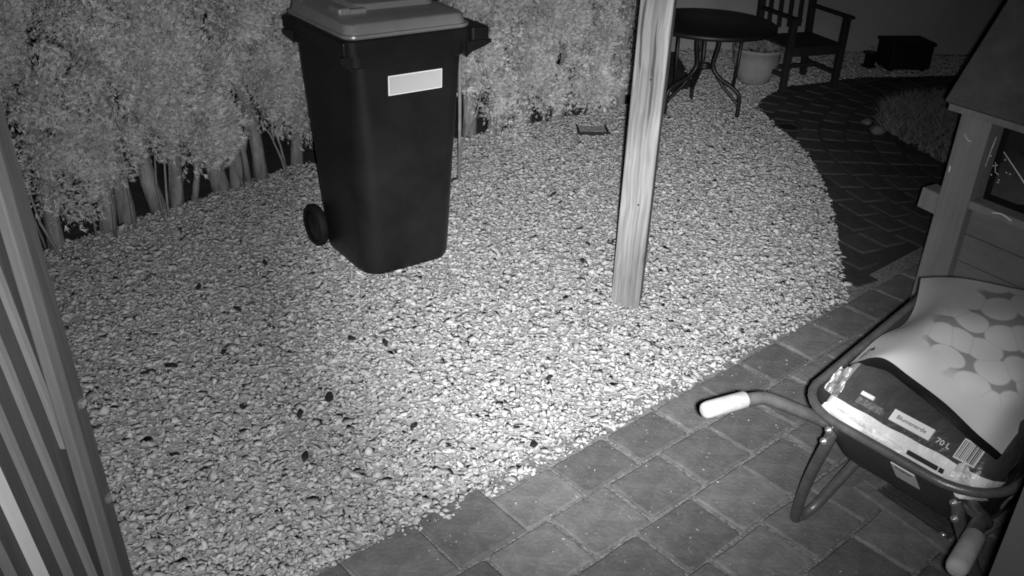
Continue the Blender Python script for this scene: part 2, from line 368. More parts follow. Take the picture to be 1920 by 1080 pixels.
PL, PW, JT = 0.2475, 0.2045, 0.009
pm = [paver_mesh(PL-JT, PW-JT, i) for i in range(14)]; pm_edge = [paver_mesh(PL-JT, .170-JT*.5, 30+i) for i in range(8)]; pm_wide = [paver_mesh(PL-JT, .238-JT*.5, 70+i) for i in range(4)]
for me in pm+pm_edge+pm_wide: me.materials.append(MATS['paver'])
ang = math.atan2(U.y, U.x)
for r_ in range(0, 9):
    v = 0.022+PW*(r_+.5) if r_ else 0.022+PW-.004-.0835
    u0 = (0.533-PL if r_ % 2 == 0 else 0.613-PL)-PL*8
    for k in range(24):
        u = u0+PL*(k+.5)+random.uniform(-.003, .003)
        wide = r_ == 0 and u < .42
        p = uv2w(u, v-.034 if wide else v)
        if not in_view(np.array([p.x]), np.array([p.y]), 70)[0] or u > 3.3: continue
        if r_ < 0 and u < 2.78: continue
        o = link('paver', random.choice(pm if r_ else pm_wide if wide else pm_edge), None, patio); o.location = (p.x, p.y, random.uniform(-.002, .001)); o.rotation_euler = (random.gauss(0, .004), random.gauss(0, .004), ang+random.gauss(0, .008)+math.pi*random.randint(0, 1))
# path curving away behind the gravel
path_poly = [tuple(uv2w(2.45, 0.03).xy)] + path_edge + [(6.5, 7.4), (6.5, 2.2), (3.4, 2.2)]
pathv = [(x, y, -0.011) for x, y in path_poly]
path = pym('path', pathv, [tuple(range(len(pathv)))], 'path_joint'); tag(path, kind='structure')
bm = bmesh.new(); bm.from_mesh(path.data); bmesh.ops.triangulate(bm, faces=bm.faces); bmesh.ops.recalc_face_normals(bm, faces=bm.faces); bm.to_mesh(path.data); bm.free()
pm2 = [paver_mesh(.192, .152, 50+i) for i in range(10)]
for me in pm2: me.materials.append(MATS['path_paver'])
ctr = Vector((3.9, 5.35, 0))
grass_poly = [tuple(G(*p).xy) for p in [(1765, 308), (1700, 275), (1652, 247), (1640, 225), (1660, 196), (1710, 178), (1810, 176)]] + [(4.4, 6.4), (4.4, 5.0), (3.2, 4.7)]
for r_ in range(22):
    rad = 1.05+.162*r_
    nseg = max(8, int(2*math.pi*rad/.202))
    for k in range(nseg):
        a = 2*math.pi*(k+.5*(r_ % 2))/nseg
        x, y = ctr.x+rad*math.cos(a), ctr.y+rad*math.sin(a)*1.0
        q = Vector((x, y, 0))-E0; uu = q.dot(U); vv = q.dot(Vv)
        if uu < 3.42 and vv > -.05: continue
        X, Y = np.array([x]), np.array([y])
        if not inside(path_poly, X, Y)[0] or inside(grass_poly, X, Y)[0] or not in_view(X, Y, 30)[0]: continue
        if vv > 0.05 and uu > 2.6 and uu < 2.9: pass
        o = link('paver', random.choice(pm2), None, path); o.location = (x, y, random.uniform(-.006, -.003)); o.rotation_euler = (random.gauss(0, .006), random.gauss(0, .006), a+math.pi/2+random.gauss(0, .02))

# grass bed beside the path
def blades(name, poly, n, hmin, hmax, m, mound=0.0, cx=0, cy=0):
    lo = np.min(poly, 0); hi = np.max(poly, 0); x = rng.uniform(lo[0], hi[0], n*3); y = rng.uniform(lo[1], hi[1], n*3)
    ok = inside(poly, x, y); x, y = x[ok][:n], y[ok][:n]; n = len(x)
    a = rng.uniform(0, 6.283, n); h = rng.uniform(hmin, hmax, n); w = rng.uniform(.003, .007, n); lean = rng.normal(0, .95, (n, 2))*h[:, None]
    z0 = mound*np.exp(-(((x-cx)/.7)**2+((y-cy)/.7)**2))-.02
    b0 = np.stack([x-w*np.cos(a), y-w*np.sin(a), z0], -1); b1 = np.stack([x+w*np.cos(a), y+w*np.sin(a), z0], -1); t = np.stack([x+lean[:, 0], y+lean[:, 1], z0+h], -1)
    V = np.stack([b0, b1, t], 1).reshape(-1, 3); return fast(name, V, np.arange(len(V)).reshape(-1, 3), m)
gp = [(x*1.0, y*1.0) for x, y in grass_poly]
pym('flower_bed', [(x, y, -0.004) for x, y in gp], [tuple(range(len(gp)))], 'soil'); tag(bpy.data.objects['flower_bed'], kind='structure')
gr = blades('grass', gp, 22000, .015, .075, 'grass', .10, 3.1, 5.9); tag(gr, 'low tufted grass in the dim bed beyond the curved path', 'grass', kind='stuff')
def boulder(name, px, size, label):
    p = G(*px); bm = bmesh.new(); bmesh.ops.create_icosphere(bm, subdivisions=3, radius=1)
    sd = random.random()*10
    for v in bm.verts:
        k = 1+.13*math.sin(v.co.x*3+sd)+.1*math.sin(v.co.y*5+sd*2)+.06*math.sin(v.co.z*7+sd); v.co = Vector((v.co.x*size*k, v.co.y*size*.8*k, v.co.z*size*.6*k))
    me = bpy.data.meshes.new(name); bm.to_mesh(me); bm.free(); o = link(name, me, 'stone', None, True); o.location = (p.x, p.y, size*.25); tag(o, label, 'stone', 'stones edging the grass bed'); return o
boulder('edging_stone', (1645, 248), .055, 'larger rounded stone at the corner of the grass bed by the path')
boulder('edging_stone', (1624, 231), .035, 'smaller rounded stone just left of the larger one by the grass bed')

# ------------------------------------------------------------------ far wall
wall = box('garden_wall', (7.0, .2, 2.2), (0, 0, 1.1), 'render_wall', bevel=.006)
wall.location = (3.9, 8.33, -0.03); wall.rotation_euler = (0, 0, R(6)); tag(wall, 'pale rendered wall closing the garden behind the table', 'wall')

# ------------------------------------------------------------------ hedge
HL = [Vector((x, y)) for x, y in hedge_front]; HS = [0]
for a, b in zip(HL, HL[1:]): HS.append(HS[-1]+(b-a).length)
def hedge_at(s):
    for i in range(len(HL)-1):
        if s <= HS[i+1] or i == len(HL)-2:
            d = (HL[i+1]-HL[i]).normalized(); return HL[i]+d*(s-HS[i]), d, Vector((d.y, -d.x))
def s_of(p):
    best = None
    for s in np.linspace(0, HS[-1], 500):
        q, _, _ = hedge_at(s); dd = (q-Vector((p.x, p.y))).length
        if best is None or dd < best[0]: best = (dd, s)
    return best[1]
def sprays(P, D, size):
    """flat feathery fans: seven narrow blades each"""
    n = len(P); D = D/np.linalg.norm(D, axis=1, keepdims=True); ref = rng.normal(size=(n, 3)); A = np.cross(D, ref); A /= np.linalg.norm(A, axis=1, keepdims=True)
    VV = []
    for k, (ang_, ln, off) in enumerate(((0, 1, 0), (.6, .75, .12), (-.6, .72, .22), (.65, .5, .5))):
        ang_ = ang_+rng.normal(0, .15, n); d = D*np.cos(ang_)[:, None]+A*np.sin(ang_)[:, None]; s = np.cross(d, np.cross(D, A)); s /= np.linalg.norm(s, axis=1, keepdims=True)
        b = P+D*(size*off)[:, None]; L_ = (size*ln*rng.uniform(.8, 1.2, n))[:, None]; w = (size*.125)[:, None]
        VV.append(np.stack([b-s*w*.35, b+s*w, b+d*L_+np.cross(D, A)*(L_*rng.normal(0, .18, (n, 1))), ], 1))
    V = np.stack(VV, 1).reshape(-1, 3); return V
trunks = [((-40, 515),), ((105, 458),), ((200, 428), (240, 412)), ((300, 390), (330, 383)), ((415, 352), (442, 345)), ((490, 332), (555, 306)), ((640, 292),), ((765, 268),), ((880, 250), (925, 243)), ((985, 232), (1045, 217)), ((1110, 205),), ((1160, 193),)]
zb_at = lambda s: float(np.interp(s, [0, .9, 2.4, 3.2, 4.2, 5.6], [.46, .45, .45, .36, .2, .14]))
hl = ['conifer at the left end of the hedge behind the slatted gate', 'hedge conifer with one thick pale trunk nearest the slatted gate', 'hedge conifer with two pale trunks left of a dark gap', 'hedge conifer whose paired trunks have a thin bare shoot in front',
      'hedge conifer with two close trunks below the dark hole in the foliage', 'hedge conifer just left of the bin with thin bare shoots', 'hedge conifer hidden mostly behind the left half of the bin', 'hedge conifer behind the lid and right half of the bin',
      'hedge conifer right of the bin with two short trunks', 'hedge conifer midway between the bin and the timber post', 'hedge conifer above the small sunken square frame in the gravel', 'last hedge conifer partly hidden by the timber post']
roots = []
for i, tr in enumerate(trunks):
    pts = [G(*p) for p in tr]
    if i == 0: pts = [Vector((-2.6, 3.2, 0))]
    c = sum(pts, Vector())/len(pts); root = empty('hedge_conifer', (c.x, c.y, -0.03)); roots.append(root)
    tag(root, hl[i], 'conifer', 'conifers forming the hedge')
    s = s_of(c); root['s'] = s
    stems = [(p, random.uniform(.028, .045)) for p in pts]+[(random.choice(pts)+Vector((random.uniform(-.16, .16), random.uniform(-.02, .20), 0)), random.uniform(.010, .022)) for _ in range(random.randint(0, 2))]
    for p, r0 in stems:
        p = p-Vector((c.x, c.y, 0)); lean = Vector((random.uniform(-.22, .22), random.uniform(-.06, .10), 0))
        path_ = [p+lean*t*1.0+Vector((random.uniform(-.018, .018), random.uniform(-.012, .012), t*1.5)) for t in (0, .12, .25, .4, .6, .8, 1)]
        path_[0] = p
        tube('trunk', [q-Vector((0, 0, .02)) if k == 0 else q for k, q in enumerate(path_)], [r0*1.35, r0*1.08, r0, r0*.92, r0*.75, r0*.5, r0*.2], 'bark', root, 12)
    for k in range(3 if i < 9 else 2):                                   # bare shoots rising from the foot
        a = random.uniform(0, 6.28); b0 = Vector((math.cos(a)*.10, math.sin(a)*.10-.05, 0)); tip = b0+Vector((random.uniform(-.15, .15), random.uniform(-.15, .05), random.uniform(.35, .55)))
        tube('shoot', [b0, b0.lerp(tip, .4)+Vector((random.uniform(-.03, .03), 0, 0)), b0.lerp(tip, .75)+Vector((random.uniform(-.03, .03), 0, .02)), tip], [.007, .006, .005, .003], 'bark', root, 6)
for i, root in enumerate(roots):
    s0 = (roots[i-1]['s']+root['s'])/2 if i else root['s']-.55
    s1 = (roots[i+1]['s']+root['s'])/2 if i < len(roots)-1 else root['s']-.10
    P_ = []; D_ = []; S_ = []
    length = s1-s0; ncl = int(185*length)+16
    far = i >= 8
    for k in range(ncl):
        s = random.uniform(s0-.06, s1+.06); q, d, nrm = hedge_at(s)
        zb = zb_at(s)+.11*math.sin(s*10)+.09*math.sin(s*23+1)
        z = zb+(1.5-zb)*random.random()**1.25
        front = random.random() < .72; o = .25+.08*math.sin(s*7+z*5)+.07*math.sin(s*15-z*9) if front else random.uniform(-.28, .2)
        if z < zb+.22: o *= .8
        hol = math.sin(s*8.3+2*math.sin(z*6.1))*math.sin(z*9.7+1.7*math.sin(s*6.3))
        if hol > .48 and random.random() < .88: continue
        # dark holes where the foliage has thinned
        cpos = Vector((q.x+nrm.x*o, q.y+nrm.y*o, z)); cr_ = random.uniform(.06, .165)
        skip = False
        for (hx, hy, hr) in ((432, 172, .03), (178, 205, .015), (1165, 85, .04)):
            rr_ = ray(hx, hy).normalized(); to = cpos-Vector((0, 0, CAM_H)); dist = (to-rr_*to.dot(rr_)).length
            if dist < hr+cr_*.7: skip = True
        if skip: continue
        n = int(330*(cr_/.12)**1.6) if front else random.randint(80, 120)
        v = rng.normal(size=(n, 3)); v /= np.linalg.norm(v, axis=1, keepdims=True)
        flip = (v[:, 0]*nrm.x+v[:, 1]*nrm.y) < -.35; v[flip, 0] *= -1; v[flip, 1] *= -1
        rad = cr_*rng.uniform(.45, 1.0, (n, 1))
        P_.append(np.array(cpos)+v*rad*np.array([1, 1, 1.15])); D_.append(v+np.array([nrm.x*.5, nrm.y*.5, .55])+rng.normal(0, .45, (n, 3))); S_.append(rng.uniform(.016, .034, n) if front else rng.uniform(.03, .05, n))
    P_ = np.concatenate(P_)-np.array(root.location); V = sprays(P_, np.concatenate(D_), np.concatenate(S_))
    fast('crown', V, np.arange(len(V)).reshape(-1, 3), 'foliage', root)


for root in roots: del root['s']

# ------------------------------------------------------------------ timber post
pb = G(1171, 573); post = empty('timber_post', (pb.x, pb.y, 0), R(-14))
bm = bmesh.new(); box_bm(bm, (.122, .118, 2.5), (0, .059, 1.20), None, .006, 2)
for v in bm.verts:
    v.co.x += .002*math.sin(v.co.z*3)
me = bpy.data.meshes.new('post_shaft'); bm.to_mesh(me); bm.free(); link('post_shaft', me, 'post_wood', post)
for z, x in ((.47, .012), (.98, .008)): lathe('screw', [(.0, .0035), (.0035, .003), (.0042, 0)], 'ink', post, 10).matrix_local = Matrix.Translation((x, -.0005, z)) @ Matrix.Rotation(R(90), 4, 'X')
tag(post, 'square weathered timber post standing in the gravel in front of the table', 'post')

# ------------------------------------------------------------------ wheelie bin
bn = G(694, 527); br_ = G(859, 481); be = (br_-bn).normalized(); brz = math.atan2(be.y, be.x)
BW0, BD0, BW1, BD1 = .455, .47, .525, .56
org = bn + be*(BW0/2) + Vector((-be.y, be.x, 0))*(BD0/2) - be*.012
b_ = empty('wheelie_bin', (org.x, org.y, 0.012), brz)
def bring(t, z, r=.06): return [(x, y+(.02*t), z) for x, y in rrect(BW0+(BW1-BW0)*t, BD0+(BD1-BD0)*t, r)]
body = loft('body', [bring(-.35, .0, .09), bring(-.12, .008, .10), bring(0, .026, .105), bring(.08, .10, .10), bring(.5, .52, .085), bring(1, 1.0, .06)], 'bin_plastic', b_)
# faint pressed seam on the front and sides of the body
rim = loft('rim', [[(x, y+.02, z) for x, y in rrect(w, d, .05)] for w, d, z in ((.533, .555, .935), (.543, .565, .94), (.547, .57, .985), (.58, .60, .99), (.585, .605, 1.045), (.575, .595, 1.05))], 'bin_plastic', b_)
for sx, wd in ((1, .085), (-1, .012)):                                   # flanges for the lifting comb, with gussets
    box('rim_flange', (wd, .58, .055), (sx*(.292+wd/2-.006), .02, 1.017), 'bin_plastic', b_, None, .008)
    for yy in (-.26, .28):
        V = []; pr_ = [(.262, .99), (.298+wd, .989), (.298+wd, .975), (.298+wd*.6, .962), (.285, .945), (.262, .925)]
        for dy in (-.008, .008):
            for x, z in pr_: V.append((sx*x, yy+dy, z))
        n = len(pr_); F = [tuple(range(n)), tuple(range(2*n-1, n-1, -1))]+[(i, i+n, (i+1) % n+n, (i+1) % n) for i in range(n)]
        pym('gusset', V, F, 'bin_plastic', b_)
hb = tube('handle_bar', [(-.24, .375, 1.0), (-.24, .40, 1.01), (.24, .40, 1.01), (.24, .375, 1.0)], .016, 'bin_plastic', b_, 12)
for x in (-.22, .22): box('handle_arm', (.03, .09, .04), (x, .355, 1.01), 'bin_plastic', b_, None, .006)
def lring(w, d, r, z, oy=.02, ox=0, tl=0): return [(x+ox, y+oy, z+tl*(y+d/2)) for x, y in rrect(w, d, r)]
lid = loft('lid', [lring(.567, .59, .055, 1.052), lring(.575, .598, .058, 1.058), lring(.572, .595, .058, 1.066), lring(.553, .575, .055, 1.068), lring(.533, .55, .05, 1.100, tl=.02), lring(.51, .53, .045, 1.106, tl=.02)], 'lid_plastic', b_)
loft('raised_panel', [lring(.38, .30, .04, 1.107, .09, .05, .02), lring(.355, .275, .035, 1.131, .09, .05, .02), lring(.335, .255, .03, 1.135, .09, .05, .02)], 'lid_plastic', lid)
for (x, y) in ((-.205, -.06),):
    box('lid_grip', (.055, .10, .028), (x, y, 1.122), 'lid_plastic', lid, None, .010); box('lid_grip', (.10, .032, .022), (x+.05, y-.03, 1.118), 'lid_plastic', lid, None, .008)
for x in (-.22, .235):
    box('hinge', (.055, .10, .06), (x, .30, 1.115), 'lid_plastic', b_, None, .018)
for sx in (-1, 1):
    w = empty('wheel', (sx*(.262), .205, .098)); w.parent = b_
    prof = [(.0, -.026), (.070, -.026), (.074, -.020), (.088, -.024), (.098, -.014), (.1, 0), (.098, .014), (.088, .024), (.074, .020), (.070, .026), (.0, .026)]
    Mx = Matrix.Rotation(R(90), 4, 'Y')
    t = lathe('tyre', [p for p in prof[2:9]], 'bin_tyre', w, 40); t.data.transform(Mx)
    h_ = lathe('rim_disc', [(.0, -.018), (.028, -.026), (.034, -.017), (.074, -.017), (.0745, .017), (.034, .017), (.028, .026), (0, .018)], 'bin_plastic', w, 32); h_.data.transform(Mx)
tube('axle', [(-.262, .205, .098), (.262, .205, .098)], .011, 'dark_metal', b_, 12)
# blank sticker on the front
fz0, fz1 = .80, .875; tiltx = math.atan2(-((BD1-BD0)/2-.02)+0, 1.0)
def frontY(z): t = z; return -(BD0+(BD1-BD0)*t)/2+.02*t
def plate(name, x0, x1, z0, z1, off, m, par):
    V = []
    for o_ in (off, off-.0012):
        for x, z in ((x0, z0), (x1, z0), (x1, z1), (x0, z1)): V.append((x, frontY(z)-o_-.0005 if False else frontY(z)-(.0015+off-o_+.0012*(o_ == off)*0)-off, z))
    V = [(x, frontY(z)-off, z) for x, z in ((x0, z0), (x1, z0), (x1, z1), (x0, z1))]+[(x, frontY(z)-.0002, z) for x, z in ((x0, z0), (x1, z0), (x1, z1), (x0, z1))]
    return pym(name, V, [(0, 1, 2, 3), (7, 6, 5, 4), (0, 4, 5, 1), (1, 5, 6, 2), (2, 6, 7, 3), (3, 7, 4, 0)], m, par)
st = plate('sticker', -.105, .145, .812, .892, .003, 'sticker_border', b_)
plate('sticker_face', -.101, .141, .816, .888, .0045, 'sticker_face', st)
tag(b_, 'tall dark wheelie bin with grey lid and blank pale sticker on gravel', 'wheelie bin')
# a stake behind the bin
sk = G(861, 338); tube('garden_stake', [(0, 0, -.02), (.002, 0, .35), (0, .01, .75)], .009, 'bark'); so = bpy.data.objects['garden_stake']; so.location = sk; tag(so, 'thin wooden stake upright in the gravel behind right edge of bin', 'stake')

# ------------------------------------------------------------------ small sunken frame and drain
fp = G(1111, 246); fr = empty('sunken_frame', (fp.x, fp.y, 0.0), R(4)); fr.scale = (.9, .85, .6)
for (sx, sy, lx, ly) in ((0, -.075, .24, .012), (-.105, .02, .012, .18), (.105, .02, .012, .18)): box('frame_bar', (lx, ly, .035), (sx*1.0, sy, .008), 'ink', fr, None, .002)
box('infill', (.20, .17, .012), (0, .02, .004), 'gravel_bed', fr, None, .003)
tag(fr, 'small square dark-edged frame sunk in the gravel near the hedge', 'frame')
dp = G(1478, 238); dr = empty('drain_cover', (dp.x, dp.y, 0)); dr.rotation_euler = (0, 0, .3)
lathe('ring', [(.062, .0), (.068, .006), (.09, .006), (.095, 0)], 'grate', dr, 28); lathe('plug', [(0, .003), (.06, .003)], 'ink', dr, 28); tag(dr, 'round dark drain opening in the path beside the gravel edge', 'drain')

# ------------------------------------------------------------------ garden table
tc_ = G(1332, 41, .61); tb = empty('garden_table', (tc_.x, tc_.y, 0), R(0))
TR, TH = .445, .61
top_ = lathe('table_top', [(0, TH), (TR-.008, TH), (TR, TH-.006), (TR, TH-.03), (TR-.015, TH-.034), (TR-.02, TH-.02), (0, TH-.02)], 'dark_metal', tb, 56)
lathe('waist_ring', [(.048, .30), (.056, .302), (.056, .325), (.048, .327), (.048, .30)], 'dark_metal', tb, 24)
for k in range(3):
    a = R((-28, 203, 92)[k]); c_, s_ = math.cos(a), math.sin(a)
    P3 = lambda r, z, t=0: (r*c_-t*s_, r*s_+t*c_, z)
    leg = tube('leg', spline([P3(.085, TH-.03), P3(.08, .45), P3(.062, .36), P3(.068, .30), P3(.12, .245), P3(.20, .205), P3(.262, .16), P3(.275, .10), P3(.275, 0)], 5), .0145, 'dark_metal', tb, 10)
    tube('lower_brace', spline([P3(.07, .295), P3(.14, .205), P3(.21, .14), P3(.27, .085)], 5), .012, 'dark_metal', leg, 8)
    tube('upright', [P3(.235, TH-.03), P3(.228, .35), P3(.218, .19)], .011, 'dark_metal', leg, 8)
tag(tb, 'round dark metal garden table with splayed legs behind the timber post', 'table')

# ------------------------------------------------------------------ plant pot
pp = G(1419, 160); pot = empty('plant_pot', (pp.x-.01, pp.y+.10, 0), 0)
lathe('pot_body', [(0, 0), (.10, 0), (.118, .012), (.155, .09), (.176, .17), (.180, .24), (.190, .245), (.192, .268), (.184, .272), (.168, .268), (.166, .235), (0, .235)], 'terracotta', pot, 48)
lathe('soil', [(0, .245), (.10, .243), (.165, .236)], 'soil', pot, 24)
Pl = []; Dl = []
for k in range(260):
    a = random.uniform(0, 6.28); r = .13*math.sqrt(random.random()); Pl.append((r*math.cos(a), r*math.sin(a), .245+random.uniform(0, .05))); Dl.append((math.cos(a)*.5, math.sin(a)*.5, random.uniform(.2, 1)))
V = sprays(np.array(Pl), np.array(Dl), rng.uniform(.03, .07, 260)); fast('plant', V, np.arange(len(V)).reshape(-1, 3), 'plant', pot)
tag(pot, 'wide pale rounded planter with a low plant below the chair', 'planter')

# ------------------------------------------------------------------ garden chair
cf = G(1484, 92, .33); ce = G(1582, 86, .33); cx_ = (ce-cf); cx_.z = 0; cw = cx_.length; cx_.normalize(); crz = math.atan2(cx_.y, cx_.x)
ch = empty('garden_chair', (cf.x, cf.y, 0), crz); SD, SH = .44, .33
for k in range(6): box('seat_slat', (cw+.02, SD/6-.008, .018), (cw/2, SD/6*(k+.5)-.01, SH), 'dark_wood', ch, None, .003)
box('seat_rail', (cw, .025, .05), (cw/2, .012, SH-.036), 'dark_wood', ch, None, .003)
for x in (0, cw):
    box('leg', (.045, .045, SH+(.20)), (x, .02, (SH+.20)/2), 'dark_wood', ch, None, .004)
    box('leg', (.045, .045, .74), (x, SD, .37), 'dark_wood', ch, Matrix.Rotation(R(-4), 3, 'X'), .004)
    box('arm', (.055, SD+.05, .022), (x, SD/2-.01, SH+.21), 'dark_wood', ch, None, .005)
    box('stretcher', (.025, SD-.02, .035), (x, SD/2, .12), 'dark_wood', ch, None, .003)
box('stretcher', (cw, .025, .035), (cw/2, SD/2+.06, .12), 'dark_wood', ch, None, .003)
for k in range(4): box('back_slat', (.035, .014, .30), (cw*(k+1)/5, SD+.02, SH+.20), 'dark_wood', ch, Matrix.Rotation(R(-4), 3, 'X'), .003)
for z in (SH+.35,): tube('back_rail', spline([(0, SD+.03, z), (cw*.25, SD+.035, z+.035), (cw*.5, SD+.04, z+.045), (cw*.75, SD+.035, z+.035), (cw, SD+.03, z)], 4), .024, 'dark_wood', ch, 8)
tag(ch, 'dark slatted wooden garden armchair right of the round table', 'chair')

# ------------------------------------------------------------------ dim things by the far wall
dbp = G(1697, 134); db = empty('storage_box', (dbp.x, dbp.y+.1, 0), R(8))
box('chest', (.36, .26, .19), (0, 0, .115), 'chest_black', db, None, .012); box('box_lid', (.38, .28, .03), (0, 0, .225), 'chest_black', db, None, .008)
for x in (-.14, .14): box('foot', (.04, .2, .02), (x, 0, .01), 'chest_black', db, None, .003)
tag(db, 'low black chest standing in the dark by the far wall', 'chest')
lp = G(1628, 126); gl = empty('garden_lantern', (lp.x, lp.y, 0), .4)
box('base', (.09, .09, .02), (0, 0, .01), 'dark_metal', gl, None, .004); box('lamp_glass', (.065, .065, .09), (0, 0, .066), 'glass', gl, None, .004); box('lantern_roof', (.10, .10, .02), (0, 0, .121), 'dark_metal', gl, None, .008)
tube('ring', [(.02*math.cos(a), 0, .15+.02*math.sin(a)) for a in np.linspace(0, 6.283, 14)[:-1]], .0025, 'zinc', gl, 6, True)
tag(gl, 'small dark lantern glinting on the ground left of the black chest', 'lantern')

# ------------------------------------------------------------------ shed on the right
C = G(1693, 604); sd_dir = Vector((.54, -.842, 0)).normalized(); shz = math.atan2(sd_dir.y, sd_dir.x)
sh = empty('garden_shed', (C.x, C.y, 0), shz)
# local +x runs along the front wall towards the house, -y... +y points into the shed
ZS, ZE = .60, .96
pw = .125
box('corner_post', (pw, .10, ZE+.06), (pw/2, .05, (ZE+.06)/2), 'shed_wood', sh, None, .006)
nb = 5
for k in range(nb): box('wall_board', (1.9, .03, (ZS-.03)/nb-.003), (pw+.95, .055, (ZS-.03)/nb*(k+.5)), 'shed_board', sh, None, .004)
box('window_sill', (1.9, .075, .032), (pw+.95, .0375, ZS-.012), 'shed_wood', sh, None, .005)
pane = box('window_pane', (1.88, .006, ZE-ZS+.02), (pw+.95, .075, (ZE+ZS)/2), 'glass', sh, None, 0)
box('window_bar', (.03, .03, ZE-ZS), (pw+.55, .06, (ZE+ZS)/2), 'shed_wood', sh, None, .003)
for k in range(6): box('end_board', (.03, 1.5, .155), (.035, .86, .16*(k+.5)), 'shed_board', sh, None, .004)
box('beam_end', (.09, .085, .085), (-.042, .06, .535), 'shed_wood', sh, Matrix.Rotation(R(3), 3, 'Y'), .004)
RS = 57; rot_roof = Matrix.Rotation(R(RS), 3, 'X'); e0 = Vector((0, -.035, .945)); rd = Vector((0, math.cos(R(RS)), math.sin(R(RS)))); rn = Vector((0, -math.sin(R(RS)), math.cos(R(RS))))
rc = e0+rd*.5
rf = box('roof', (2.3, 1.0, .035), (1.10, rc.y, rc.z), 'roof_felt', sh, rot_roof, .006)
box('fascia_board', (2.29, .016, .032), (1.105, -.022, .932), 'shed_wood', rf, None, .004)
tag(sh, 'small timber shed with dark window and overhanging roof behind the wheelbarrow', 'shed')
wb = empty('cobweb', (C.x, C.y, 0), shz); wrnd = random.Random(3)
tube('thread', [(pw+.02, .02, .86), (pw+.015, .02, .80), (pw+.012, .02, .74)], .0012, 'web', wb, 5)
tube('thread', [(pw+.06, .025, .815), (pw+.14, .03, .75), (pw+.24, .03, .665)], .0020, 'web', wb, 5)
tube('thread', [(.04, -.012, .845), (.062, -.012, .825), (.075, -.012, .826)], .0018, 'web', wb, 5)
tube('thread', [(.02, -.01, .71), (.022, -.01, .685)], .0035, 'web', wb, 6)
tube('thread', spline([(pw+.10, -.004, .595), (pw+.14, -.006, .604), (pw+.18, -.004, .592)], 4), .003, 'web', wb, 6)
for k in range(9):
    o = lathe('droplet', [(0, -.003), (.0025, -.001), (.0025, .001), (0, .003)], 'web', wb, 8); o.location = (pw+.02+wrnd.uniform(0, .09), .02, .715+wrnd.uniform(-.02, .09))
tube('thread', [(pw+.045, .02, .77), (pw+.055, .02, .735), (pw+.07, .02, .73)], .0012, 'web', wb, 5)
tag(wb, 'wispy glinting cobweb threads across the dark shed window', 'cobweb')

# ------------------------------------------------------------------ house corner at the right
hw_ = atY(1880, 1005, 1.05); hwz = empty('house_pier', (hw_.x, hw_.y, 0), R(-20))
box('pier_wall', (.6, .5, 2.6), (.3, -.25, 1.3), 'house_wall', hwz, None, .008); box('plinth', (.62, .52, .12), (.3, -.25, .055), 'house_wall', hwz, None, .006)
tag(hwz, 'smooth pale wall corner cut off at the bottom right edge', 'wall')

# ------------------------------------------------------------------ slatted gate on the left
gE = G(262, 1128); gt = empty('slatted_gate', (gE.x, gE.y, 0), R(0)); gt.rotation_euler = (0, R(-1.9), 0)
# local +y is away from the camera; the gate runs back towards the camera along -y
GH = 2.0
box('back_panel', (.010, .95, GH-.08), (-.080, -.47, GH/2), 'gate_dark', gt, None, .002)
box('gate_post', (.026, .042, GH), (-.036, -.023, GH/2), 'gate_post', gt, None, .004)
box('end_strip', (.03, .05, GH*.985), (-.042, .026, GH/2), 'gate_dark', gt, None, .003)
def slat(name, yc, w, x0, x1, m):                     # a slat leaning towards the house, cut off where it meets the upright
    LEAN, ZM = .10, .62; V = []
    for side in (-1, 1):
        y_ = yc+side*w/2; za = max(.03, ZM+(y_+.046)/LEAN)
        for z in (za, GH-.04):
            for x in (x0, x1): V.append((x, y_-LEAN*(z-ZM), z))
    return pym(name, V, [(0, 1, 3, 2), (4, 6, 7, 5), (0, 4, 5, 1), (2, 3, 7, 6), (0, 2, 6, 4), (1, 5, 7, 3)], m, gt)
yy = .020
for k in range(10):
    slat('dark_board', yy-.027, .060, -.072, -.060, 'gate_dark')
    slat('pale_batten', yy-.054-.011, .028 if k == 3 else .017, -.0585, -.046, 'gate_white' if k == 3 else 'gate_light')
    yy -= .077
for z in (.3, 1.12): box('cross_rail', (.03, .80, .07), (-.102, -.45, z), 'gate_dark', gt, None, .004)
for z in (.33, .62): 
    hgb = box('hinge', (.012, .022, .018), (-.024, .03, z), 'zinc', gt, None, .002)
lt = box('latch', (.03, .05, .008), (-.01, -.02, 1.36), 'zinc', gt, None, .002); box('latch_bolt', (.008, .008, .05), (-.01, -.02, 1.39), 'zinc', lt, None, .002)
tag(gt, 'dark slatted wooden gate with pale vertical battens along the left edge', 'gate')

# ------------------------------------------------------------------ wheelbarrow
P1 = G(1330, 778, .62); Lt = Vector((.638, -.770, 0)); Ax = Vector((.770, .638, 0))
wbz = math.atan2(Lt.y, Lt.x); wo = Vector((P1.x, P1.y, 0))+Lt*.31
bar = empty('wheelbarrow', wo, wbz)                       # local x = across, y = towards the wheel, z = up; grips at x = -.3 and .3
def trim(w, y0, y1, r, z0, z1, wf=None):
    wf = wf or w; c = (y0+y1)/2; out = []
    for x, y in rrect(1, y1-y0, r, 7):
        t = (y+(y1-y0)/2)/(y1-y0); ww = w+(wf-w)*t
        xx = x*ww if abs(x) < .5-1e-9 else math.copysign(ww/2, x); out.append((x*ww, y+c, z0+(z1-z0)*t))
    return out
def tring(w, wf, y0, y1, r, z0, z1):
    out = []
    for cx, cy, a0 in ((1, 1, 0), (-1, 1, 90), (-1, -1, 180), (1, -1, 270)):
        for k in range(8):
            a = R(a0+90*k/7); t = 1 if cy > 0 else 0; ww = (wf if t else w)/2; yb = y1 if t else y0
            out.append((cx*(ww-r)+r*math.cos(a), yb-cy*r+r*math.sin(a), z0+(z1-z0)*t))
    return out
